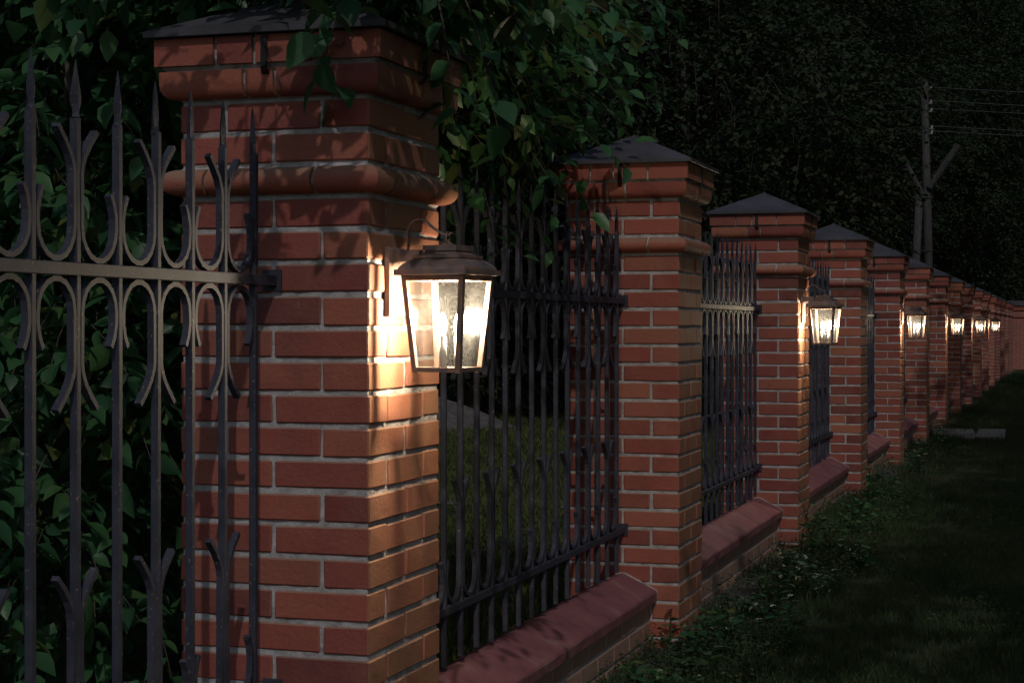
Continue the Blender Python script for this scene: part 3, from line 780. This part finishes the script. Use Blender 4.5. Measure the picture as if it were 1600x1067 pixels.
for i, (x, z) in enumerate(ins):
    for s, lab in ((1, 'towards the lane'), (-1, 'towards the garden')):
        pts = []
        for q in np.linspace(0, 1, 17):
            pts.append((px + x + .12 + s*RT[0]*14*q, pyy - .08 + s*RT[1]*14*q, z + .04 - .30*(4*q*(1-q))*.5 - .25*q*(1 if s > 0 else 2)))
        tag(link('overhead_wire', MB().tube(pts, .009 if s > 0 else .006, 5).mesh('overhead_wire', M_WIRE)), 'thin overhead wire strung from the utility pole ' + lab, 'wire', 'overhead wires ' + lab)
SLX, SLY = WP(22.3, 5.70)
def slab(x0, x1, y0, y1, h, seed):
    r = random.Random(seed); bm = bmesh.new(); bmesh.ops.create_cube(bm, size=1)
    for v in bm.verts: v.co = Vector(((x0+x1)/2 + v.co.x*(x1-x0) + r.uniform(-.015, .015), (y0+y1)/2 + v.co.y*(y1-y0) + r.uniform(-.03, .03), h/2 + v.co.z*h))
    bmesh.ops.bevel(bm, geom=list(bm.edges), offset=.01, segments=1, affect='EDGES')
    me = bpy.data.meshes.new('slab'); bm.to_mesh(me); bm.free(); me.materials.append(M_CONC); return me
tag(link('concrete_slab', slab(-.42, .10, -.55, .55, .075, 1), None, (SLX, SLY, 0), (0, 0, R(4))), 'grey concrete slab lying in the grass against the fence foot', 'slab')
tag(link('concrete_slab', slab(.13, .47, -.5, .6, .06, 2), None, (SLX, SLY, 0), (R(1.5), 0, R(1))), 'narrower concrete slab on the lane side of the other slab', 'slab')
hx, hy = WP(24.0, -1.25)
def heap():
    b = MB(); g = np.random.default_rng(4); n, m_ = 40, 12; v = []; f = []
    for j in range(m_+1):
        for i in range(n):
            a = 6.2832*i/n; q = j/m_; rr = (1-q)*(1 + .12*math.sin(3*a+1) + .07*math.sin(7*a)); z = .72*(q**.85) + g.normal(0, .012) - .05
            v.append((1.25*rr*math.cos(a), 1.0*rr*math.sin(a), z*.78))
    for j in range(m_):
        for i in range(n): f.append((j*n+i, j*n+(i+1) % n, (j+1)*n+(i+1) % n, (j+1)*n+i))
    return b.add(v, f).mesh('gravel_heap', M_STONE)
tag(link('gravel_heap', heap(), None, (hx, hy, 0)), 'pale grey gravel heap on the lawn beyond the second fence panel', 'gravel heap', kind='stuff')

# ------------------------------------------------------------------ grass
def blades(regions, name, label, hmin, hmax, wd, m=None):
    g = np.random.default_rng(77); A = []
    for x0, x1, y0, y1, dens, hs in regions:
        n = int((x1-x0)*(y1-y0)*dens); x = g.uniform(x0, x1, n); y = g.uniform(y0, y1, n)
        patch = np.sin(x*2.1 + 1.3*np.sin(y*.9)) * np.cos(y*1.7 + x) + .5*np.sin(x*5.3+y*4.1)
        k = g.uniform(-1.6, 1.2, n) < patch + .35; x, y, patch = x[k], y[k], patch[k]
        A.append(np.stack([x, y, hs*(g.uniform(hmin, hmax, len(x)))*(1 + .25*patch)], 1))
    A = np.concatenate(A); n = len(A); a = g.uniform(0, 6.283, n); h = A[:, 2]; w_ = wd*g.uniform(.6, 1.3, n)*(.6 + h/hmax*.5)
    dx, dy = np.cos(a), np.sin(a); ln = g.uniform(.15, 1.0, n)*h; b = g.uniform(0, 6.283, n); lx, ly = np.cos(b)*ln, np.sin(b)*ln
    o = np.zeros(n); base = np.stack([A[:, 0], A[:, 1], o], 1); sd = np.stack([dx*w_, dy*w_, o], 1)
    mid = base + np.stack([lx*.3, ly*.3, h*.6], 1); tip = base + np.stack([lx, ly, h], 1)
    V = np.stack([base - sd, base + sd, mid + sd*.8, mid - sd*.8, tip - sd*.1, tip + sd*.1], 1).reshape(-1, 3)
    q = (np.arange(n)*6)[:, None]; F = np.concatenate([q + np.array([0, 1, 2, 3]), q + np.array([3, 2, 5, 4])], 1).reshape(-1, 4)
    tag(link(name, quad_mesh(name, V, F, m or M_GRASS)), label, 'grass', kind='stuff')
blades([(.03, 3.2, 3.5, 9, 6000, .75), (.03, 3.2, 9, 15, 3600, .8), (.03, 3.4, 15, 26, 1100, .9), (.03, 3.4, 26, 58, 350, 1.2), (-.12, .45, 4, 16, 3400, 1.4), (-.12, .4, 16, 50, 700, 1.8)], 'verge_grass', 'rough dark grass verge along the foot of the brick fence', .022, .068, .0021)
M_LAWN = leaf_mat('lawn_blade', [(0, (.080, .12, .030)), (.4, (.105, .15, .038)), (.75, (.13, .155, .042)), (1, (.16, .15, .055))], .8, .3)
blades([(-4, -.5, 5, 10, 1500, 1.1), (-7, -.5, 10, 16, 900, .9), (-10, -1, 16, 28, 650, .8)], 'garden_grass', 'garden lawn grass behind the iron fence', .04, .10, .0065, M_LAWN)
def clover(regions):
    g = np.random.default_rng(55); Q = []
    for x0, x1, y0, y1, dens in regions:
        n = int((x1-x0)*(y1-y0)*dens); x = g.uniform(x0, x1, n); y = g.uniform(y0, y1, n)
        k = np.sin(x*3.1+y*1.9) + np.cos(y*2.7-x*4) + g.normal(0, .7, n) > .25; Q.append(np.stack([x[k], y[k], g.uniform(.015, .075, k.sum())*(1.6 - .6*(x[k] > .5))], 1))
    Q = np.concatenate(Q); n = len(Q); a = g.uniform(0, 6.283, n)
    V, F = leaf_arrays(Q, np.stack([np.cos(a), np.sin(a), g.uniform(-.2, .5, n)], 1), unit(np.array([0, 0, 1.0]) + g.normal(0, .4, (n, 3))), g.uniform(.012, .028, n), .7)
    tag(link('ground_cover', quad_mesh('ground_cover', V, F, M_GCOV)), 'small-leaved green ground cover creeping through the verge grass', 'ground cover', kind='stuff')
M_GCOV = leaf_mat('ground_cover_leaf', [(0, (.030, .060, .024)), (.4, (.042, .082, .030)), (.8, (.056, .095, .034)), (1, (.09, .10, .04))], .8, .25)
clover([(-.12, .45, 4, 14, 2300), (.4, 3.0, 4, 14, 300), (-.12, .5, 14, 30, 900), (.4, 2.5, 14, 30, 200)])

# leafy weeds at the foot of the pillars
def weed_meshes(seed, h, n):
    g = np.random.default_rng(seed); st = MB(); Pb, D, Nn, Sz = [], [], [], []
    for s in range(n):
        a = g.uniform(0, 6.28); l = g.uniform(.15, .45); hh = h*g.uniform(.6, 1.0); x0, y0 = g.normal(0, .05, 2)
        pts = [Vector((x0 + math.cos(a)*l*q*q*hh, y0 + math.sin(a)*l*q*q*hh, hh*q)) for q in (0, .33, .66, 1)]
        st.tube(pts, [.004, .0035, .0028, .0015], 5)
        for j in range(9):
            q = .2 + .8*j/8; i = min(2, int(q*3)); p = pts[i].lerp(pts[i+1], q*3 - i); b = j*2.4 + g.uniform(-.4, .4)
            Pb.append(p); D.append((math.cos(b), math.sin(b), g.uniform(-.1, .5))); Nn.append((g.normal(0, .25), g.normal(0, .25), 1)); Sz.append(g.uniform(.05, .095)*(1.15 - .5*q))
    V, F = leaf_arrays(np.array(Pb), np.array(D), np.array(Nn), np.array(Sz), .55)
    return st.mesh('stem', M_GRASS), quad_mesh('leaves', V, F, M_LEAF)
WEEDS = [(weed_meshes(1, .30, 4)), (weed_meshes(2, .22, 5)), (weed_meshes(3, .42, 4)), (weed_meshes(4, .16, 6))]
r = random.Random(12)
spots = [(.10, 10.55, 2, 1.0), (.16, 10.9, 0, 1.1), (.12, 13.9, 2, 1.1), (.2, 14.3, 0, 1.1), (.10, 7.25, 1, 1), (.16, 7.5, 3, 1.0), (.18, 6.9, 1, .9), (.14, 8.1, 3, 1), (.13, 8.9, 1, .9), (.20, 9.6, 3, 1.1),
         (.10, 6.35, 3, .9), (.22, 11.8, 1, 1), (.14, 12.5, 3, 1.2), (.18, 17.2, 0, 1), (.12, 18.4, 1, 1.2), (.2, 20.9, 2, .9), (.3, 7.9, 3, 1.1), (.33, 9.1, 1, .8), (.4, 10.2, 3, 1.1), (.26, 6.2, 3, 1.0)]
for x, y, q, s in spots:
    e = empty('leafy_weed', (x, y, 0), 'leafy green weed growing in the grass at the foot of the brick fence', 'weed', 'weeds at the fence foot', r.uniform(0, 6)); e.scale = (s, s, s)
    link('stem', WEEDS[q][0], e); link('foliage', WEEDS[q][1], e)
